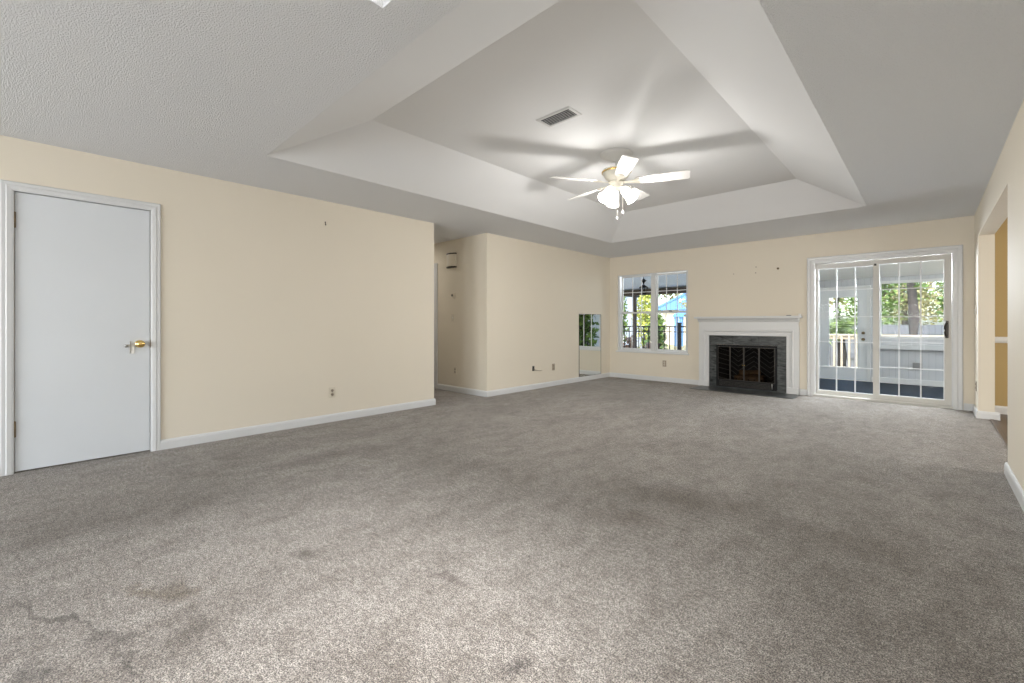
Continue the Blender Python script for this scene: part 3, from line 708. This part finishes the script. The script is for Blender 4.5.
struct(B().slab('y', 8.50, 8.62, -2.90, -1.50, ZS, 2.6).slab('x', -2.90, -2.80, YB + .15, 8.50, ZS, 2.6).slab('x', -1.60, -1.50, YB + .15, 8.50, ZS, 2.6), 'wall_chimney_chase', 'siding', 'white chimney chase behind the fireplace', 'wall')
def leanto(x0, x1, y0, z0, y1, z1, th=.1):
    bb = B(); bb.rings([[(x, y0, z0), (x, y1, z1), (x, y1, z1 + th), (x, y0, z0 + th)] for x in (x0, x1)], smooth=False); return bb
struct(leanto(SX0 - .1, SX1 + .1, YB + .15, 2.50, YS + .35, 2.02), 'ceiling_sunroom', 'suncei', 'cream sloped ceiling of the sunroom', 'ceiling')
struct(B().sweep([(0, 0), (.02, 0), (.02, .11), (0, .11)], (SX0, YS, ZS), (-1.87, YS, ZS), (0, -1, 0)).sweep([(0, 0), (.02, 0), (.02, .11), (0, .11)], (-.88, YS, ZS), (SX1, YS, ZS), (0, -1, 0)), 'baseboard_sunroom', 'trim', 'white baseboard of the sunroom far wall', 'baseboard')
struct(B().box(-.85, SX1, YS - .13, YS, .56, .67, .006), 'trim_sunroom_ledge', 'sunwall', 'white ledge below the sunroom windows', 'ledge')
for (nm, a, c, lb) in (('window_2', -.75, .62, 'sunroom window with white frame seen through the sliding door'), ('window_3', .72, 1.78, 'sunroom window at the right end of the far wall')):
    w2 = thing(nm, ((a + c) / 2, YS, .79), lb, 'window', kind='structure')
    B().frame(fY(YS), a + .03, c - .03, .83, 1.925, [(0, -.08), (0, .012), (.055, .012), (.055, 0), (.03, 0), (.03, -.08)]).build('window_frame', 'trim', w2)
    B().box(a + .03, c - .03, YS + .05, YS + .056, .83, 1.925).build('window_pane', 'glass', w2)
d4 = thing('door_4', (-1.375, YS, ZS), 'white half-glass exterior door at the far end of the sunroom', 'door', kind='structure')
B().frame(fY(YS), -1.80, -.95, ZS, 1.845, [(-.01, -.1), (-.01, .012), (.055, .018), (.06, 0), (.003, 0), (.003, -.1)], False).build('door_casing', 'trim', d4)
B().slab('y', YS + .03, YS + .075, -1.79, -.96, ZS + .01, 1.832, [(-1.63, -1.11, .105, 1.675)]).frame(fY(YS + .03), -1.63, -1.11, .105, 1.675, [(-.012, -.01), (-.012, .006), (.022, .010), (.022, 0)]).build('door_leaf', 'door', d4)
B().box(-1.63, -1.11, YS + .05, YS + .056, .105, 1.675).build('glass_pane', 'glass', d4)
for z in (.888, .750):
    B().lathe([(.032, 0), (.030, .010), (.013, .016), (.013, .035), (.028, .046), (.028, .06), (.010, .07)], (-1.022, YS + .03, z), (0, -1, 0), 18).build('door_knob', 'antique', d4)
hb = thing('wall_box', (-.155, YS, .23), 'small grey box on the white sunroom wall below the windows', 'box')
B().box(-.235, -.095, YS - .07, YS, .165, .305, .008).build('box_body', 'greyplastic', hb)
B().box(-.225, -.105, YS - .078, YS - .068, .175, .295, .004).build('box_cover', 'greyplastic', hb)

# ------------------------------------------------------------------ covered patio outside the window
struct(B().slab('z', ZS - .1, ZS, -12, SX0 - .1, YB + .15, 12.4), 'floor_patio', 'patio', 'concrete patio outside the window', 'patio')
struct(leanto(-12, SX0 - .1, YB + .15, 2.50, 12.35, 2.09), 'ceiling_patio', 'haint', 'pale blue patio ceiling seen through the window', 'ceiling')
struct(B().slab('z', -.6, -.5, -60, 60, 8.1, 90), 'ground', 'ground', 'dry lawn and leaf litter outside', 'ground')
tag(B().box(-12, SX0 - .1, 12.02, 12.16, 1.935, 2.02, .008).box(-12, SX0 - .1, 11.98, 12.2, 2.035, 2.09, .006).build('patio_beam', 'beam'), 'dark brown beam along the patio roof edge outside the window', 'beam')
tag(B().box(-6.445, -6.355, 12.045, 12.135, ZS, 1.94, .008).box(-6.47, -6.33, 12.02, 12.16, ZS, ZS + .12, .006).build('patio_post', 'beam'), 'dark brown post carrying the patio roof beam', 'post')
fn = thing('iron_fence', (-6, 12.3, ZS), 'black iron railing fence at the edge of the patio', 'fence')
B().box(-9.5, -2.4, 12.285, 12.315, .985, 1.020).box(-9.5, -2.4, 12.285, 12.315, .84, .868).box(-9.5, -2.4, 12.285, 12.315, -.06, -.03).build('fence_rail', 'iron', fn)
for i in range(44):
    x = -9.42 + i * .16
    if -5.21 < x < -5.05: continue
    B().box(x - .011, x + .011, 12.29, 12.31, ZS, 1.0).build('picket', 'iron', fn)
B().box(-5.175, -5.085, 12.255, 12.345, ZS, 1.09, .004).box(-5.185, -5.075, 12.245, 12.355, 1.09, 1.12, .006).build('fence_post', 'iron', fn)
ln = thing('hanging_lantern', (-5.06, 10.0, 1.8), 'dark hanging lantern under the patio ceiling outside the window', 'lantern')
LX, LY = -5.06, 10.0
B().cyl((LX, LY, 2.33), (LX, LY, 2.04), .007, n=8).lathe([(.05, 2.335), (.05, 2.31), (.012, 2.30)], (LX, LY, 0), n=14).build('lantern_stem', 'iron', ln)
B().lathe([(.01, 2.195), (.025, 2.18), (.07, 2.145), (.025, 2.10), (.012, 2.06)], (LX, LY, 0), n=12).build('lantern_finial', 'iron', ln)
B().lathe([(.012, 2.05), (.05, 2.02), (.105, 1.985), (.112, 1.97)], (LX, LY, 0), n=8).build('lantern_roof', 'iron', ln)
c = B()
for a in range(4):
    ca, sa = math.cos(a * 1.5708 + .78), math.sin(a * 1.5708 + .78)
    c.cyl((LX + .09 * ca, LY + .09 * sa, 1.975), (LX + .07 * ca, LY + .07 * sa, 1.83), .010, n=6)
c.lathe([(.02, 1.795), (.075, 1.81), (.08, 1.835), (.02, 1.838)], (LX, LY, 0), n=12)
c.build('lantern_cage', 'iron', ln)
B().lathe([(.045, 1.84), (.055, 1.965)], (LX, LY, 0), n=10).build('lantern_glass', 'glass', ln)

# deck railing outside the sunroom door
struct(B().slab('z', ZS - .12, ZS - .03, -3.6, 2.4, YS + .12, 14.2), 'floor_deck', 'deck', 'pale wood deck outside the sunroom door', 'deck')
dr = thing('deck_railing', (-1.6, 14.1, ZS), 'pale wood deck railing outside the sunroom door', 'railing')
B().box(-3.6, 2.4, 14.04, 14.16, .78, .82, .005).box(-3.6, 2.4, 14.08, 14.12, .69, .77, .004).box(-3.6, 2.4, 14.08, 14.12, -.10, -.02, .004).build('rail', 'deck', dr)
for i in range(38):
    x = -3.5 + i * .156
    B().box(x - .022, x + .022, 14.04, 14.08, ZS - .03, .77, .003).build('baluster', 'deck', dr)

# ------------------------------------------------------------------ garden beyond
def leaf_cloud(bb, blobs, n, size):
    for _ in range(n):
        c, r = random.choice(blobs); c = Vector(c)
        v = Vector((random.gauss(0, 1), random.gauss(0, 1), random.gauss(0, 1))).normalized() * (random.random() ** .45)
        p = c + Vector((v.x * r[0], v.y * r[1], v.z * r[2]))
        a = Vector((random.gauss(0, 1), random.gauss(0, 1), random.gauss(0, .6))).normalized(); q = a.orthogonal().normalized()
        q = Matrix.Rotation(random.uniform(0, 6.28), 3, a) @ q
        s_ = size * random.uniform(.6, 1.3); a *= s_; q *= s_ * .5
        bb.face([p - a, p - q, p + a, p + q])
def tree(name, x, y, h, rad, m, lab, n=900, size=.16, trunk=.14, cat='tree', zc=None, z0=-.5):
    t = thing(name, (x, y, z0), lab, cat, 'garden trees beyond the house' if cat == 'tree' else 'garden shrubs')
    tr = B(); top = z0 + h * .75
    tr.tube([(x, y, z0), (x + .05, y, z0 + h * .25), (x - .05, y + .05, z0 + h * .5), (x + .04, y, top)], [trunk, trunk * .85, trunk * .65, trunk * .35], 10)
    for i in range(5):
        a = i * 1.26 + random.random(); zz = z0 + h * random.uniform(.4, .65)
        tr.tube([(x, y, zz), (x + math.cos(a) * rad * .4, y + math.sin(a) * rad * .4, zz + h * .13), (x + math.cos(a) * rad * .75, y + math.sin(a) * rad * .75, zz + h * .2)], [trunk * .4, trunk * .25, trunk * .1], 6)
    tr.build('trunk', 'bark', t)
    zc = zc if zc is not None else z0 + h * .72
    blobs = [((x + random.uniform(-.6, .6) * rad, y + random.uniform(-.5, .5) * rad, zc + random.uniform(-.35, .35) * h * .5), (rad * .55, rad * .55, h * .2)) for _ in range(9)]
    lc = B(); leaf_cloud(lc, blobs, n, size); lc.build('leaves', m, t, weld=0)
    return t
def shrub(x, y, h, rad, m, lab, n=500, size=.10, z0=-.5):
    t = thing('garden_shrub', (x, y, z0), lab, 'shrub', 'garden shrubs')
    st = B()
    for i in range(6):
        a = i * 1.05
        st.tube([(x, y, z0), (x + math.cos(a) * rad * .3, y + math.sin(a) * rad * .3, z0 + h * .4), (x + math.cos(a) * rad * .6, y + math.sin(a) * rad * .6, z0 + h * .75)], [.03, .02, .01], 6)
    st.build('stem', 'bark', t)
    lc = B(); leaf_cloud(lc, [((x, y, z0 + h * .5), (rad, rad, h * .5)), ((x + rad * .2, y, z0 + h * .65), (rad * .7, rad * .7, h * .4))], n, size); lc.build('leaves', m, t, weld=0)
    return t
def palm(x, y, h, m, lab, z0=-.5, n=22, L=1.3):
    t = thing('garden_palm', (x, y, z0), lab, 'palm')
    B().tube([(x, y, z0), (x + .05, y, z0 + h * .5), (x, y, z0 + h)], [.13, .11, .10], 10).build('trunk', 'bark', t)
    fr_ = B()
    for i in range(n):
        a = i * 2.4; el = random.uniform(-.3, 1.1); pr = None
        pts = []
        for k in range(8):
            u = k / 7; r = L * u * math.cos(el * (1 - .35 * u)); z = z0 + h + L * u * math.sin(el) - .75 * L * u * u * .6
            pts.append(Vector((x + r * math.cos(a), y + r * math.sin(a), z)))
        side = Vector((-math.sin(a), math.cos(a), 0))
        for k in range(1, 8):
            w_ = .30 * math.sin(math.pi * min(1, k / 7 * .9 + .1)) + .03
            d_ = (pts[k] - pts[k - 1])
            for sg in (-1, 1):
                for j in range(2):
                    p0 = pts[k - 1] + d_ * (j * .5)
                    tip = p0 + side * sg * w_ + d_ * .9 + Vector((0, 0, -.10))
                    fr_.face([p0, p0 + d_ * .35, tip])
    fr_.build('fronds', m, t, weld=0)
    return t
# seen through the patio window
shrub(-9.3, 16.4, 3.0, .30, 'leaf', 'narrow green shrub between white shed and patio post', 420, .08)
shrub(-7.85, 15.6, 3.3, .50, 'lime', 'sunlit yellow-green shrub right behind the patio post', 900, .08)
shrub(-6.95, 14.6, 2.0, .42, 'leaf', 'dark green bushy shrub right of the patio post', 600, .10)
shrub(-7.25, 13.3, 1.15, .34, 'drygrass', 'brownish shrub behind the fence left of the patio post', 420, .07)
shrub(-6.50, 13.4, 1.05, .30, 'drygrass', 'brownish low shrub behind the fence right of the patio post', 300, .08)
tree('garden_tree', -12.4, 23.5, 5.2, 1.3, 'leaf', 'green leafy tree behind the white shed', 900, .14)
tree('garden_tree', -9.6, 26.6, 4.6, 1.2, 'spider', 'thin branched tree in front of the blue-roofed cottage', 380, .15, .10)
tree('garden_tree', -13.6, 40, 9, 5.0, 'spider', 'tall pale tree behind the blue-roofed cottage', 1300, .35, .3)
tree('garden_tree', -27, 44, 10, 5.0, 'lime', 'tall yellow-green tree far behind the white shed', 1200, .35, .3)
sd = thing('garden_shed', (-11, 17.5, -.5), 'white sided shed at the left edge of the patio window view', 'shed')
B().box(-12.6, -9.47, 17, 19.5, -.5, 2.25).build('shed_wall', 'whiteside', sd)
B().rings([[(x, 16.8, 2.2), (x, 18.25, 3.1), (x, 19.7, 2.2), (x, 19.7, 2.3), (x, 18.25, 3.2), (x, 16.8, 2.3)] for x in (-12.75, -9.35)], smooth=False).build('shed_roof', 'greyplastic', sd)
B().box(-10.25, -9.95, 16.97, 17.0, 1.2, 1.75).build('shed_window', 'haint', sd)
ct = thing('garden_cottage', (-13, 32, -.5), 'cream cottage with a bright blue metal roof beyond the fence', 'cottage')
B().box(-14.6, -9.6, 32, 37, -.5, 2.1).build('cottage_wall', 'creamwall', ct)
B().rings([[(-15.3, y, 2.02), (-12.3, y, 3.35), (-9.3, y, 2.02), (-9.3, y, 2.16), (-12.3, y, 3.5), (-15.3, y, 2.16)] for y in (31.4, 37.6)], smooth=False).build('cottage_roof', 'blueroof', ct)
B().rings([[(-15.3, 31.45, 2.1), (-9.3, 31.45, 2.1), (-12.3, 31.45, 3.4)], [(-15.3, 31.5, 2.1), (-9.3, 31.5, 2.1), (-12.3, 31.5, 3.4)]], smooth=False).build('cottage_gable', 'blueroof', ct)
B().rings([[(-13.1, 31.3, 1.95), (-10.3, 31.3, 1.95), (-10.3, 30.2, 1.55), (-13.1, 30.2, 1.55)], [(-13.1, 31.3, 2.05), (-10.3, 31.3, 2.05), (-10.3, 30.2, 1.65), (-13.1, 30.2, 1.65)]], smooth=False).build('porch_roof', 'blueroof', ct)
for x in (-12.9, -12.55): B().box(x - .12, x + .12, 30.3, 30.5, -.5, 1.6).build('porch_post', 'blueroof', ct)
B().box(-13.9, -13.2, 31.96, 32, .2, 1.5).build('cottage_window', 'haint', ct)
shrub(-2.68, 10.1, 2.2, .36, 'leaf', 'leafy patio shrub seen only as a reflection in the wall mirror', 700, .09, z0=-.15)
# seen through the sunroom
palm(-1.85, 15.7, 1.35, 'palm', 'low spreading palm outside the sunroom door')
gf = thing('garden_fence', (0, 19, -.5), 'weathered grey board fence across the garden behind the sunroom', 'fence')
B().box(-7, 9, 19, 19.04, -.45, 1.05).build('fence_boards', 'greyfence', gf)
B().box(-7, 9, 18.95, 19.0, .75, .84).box(-7, 9, 18.95, 19.0, -.1, -.01).build('fence_rail', 'greyfence', gf)
for i in range(8): B().box(-6.9 + i * 2.2, -6.8 + i * 2.2, 18.93, 19.03, -.5, 1.1).build('fence_post', 'greyfence', gf)
tree('garden_tree', -.36, 17.4, 7.0, 1.2, 'leaf', 'thick trunked tree before the grey fence behind the sunroom', 500, .10, .15, zc=3.3)
tree('garden_tree', -1.55, 21.4, 4.6, 1.1, 'leaf', 'leafy green tree beyond the grey fence at the left', 2200, .075, .10, zc=2.2)
tree('garden_tree', .95, 21.0, 4.6, 1.05, 'leaf', 'dark green tree beyond the grey fence at the right', 2200, .075, .12, zc=2.1)
tree('garden_tree', -3.1, 25.5, 5.5, 1.1, 'spider', 'pale leafed tree beyond the fence behind the low palm', 700, .16, .13)
tree('garden_tree', -.9, 29.5, 6.0, 2.2, 'spider', 'pale leafed tree far behind the thick trunked tree', 3600, .10, .16, zc=2.9)
tree('garden_tree', 4.2, 30.5, 6.5, 2.0, 'spider', 'pale leafed tree far off at the right beyond the fence', 900, .18, .16, zc=2.9)
shrub(.62, 17.2, 1.8, .40, 'leaf', 'green shrub in front of the grey fence at the right', 600, .07)
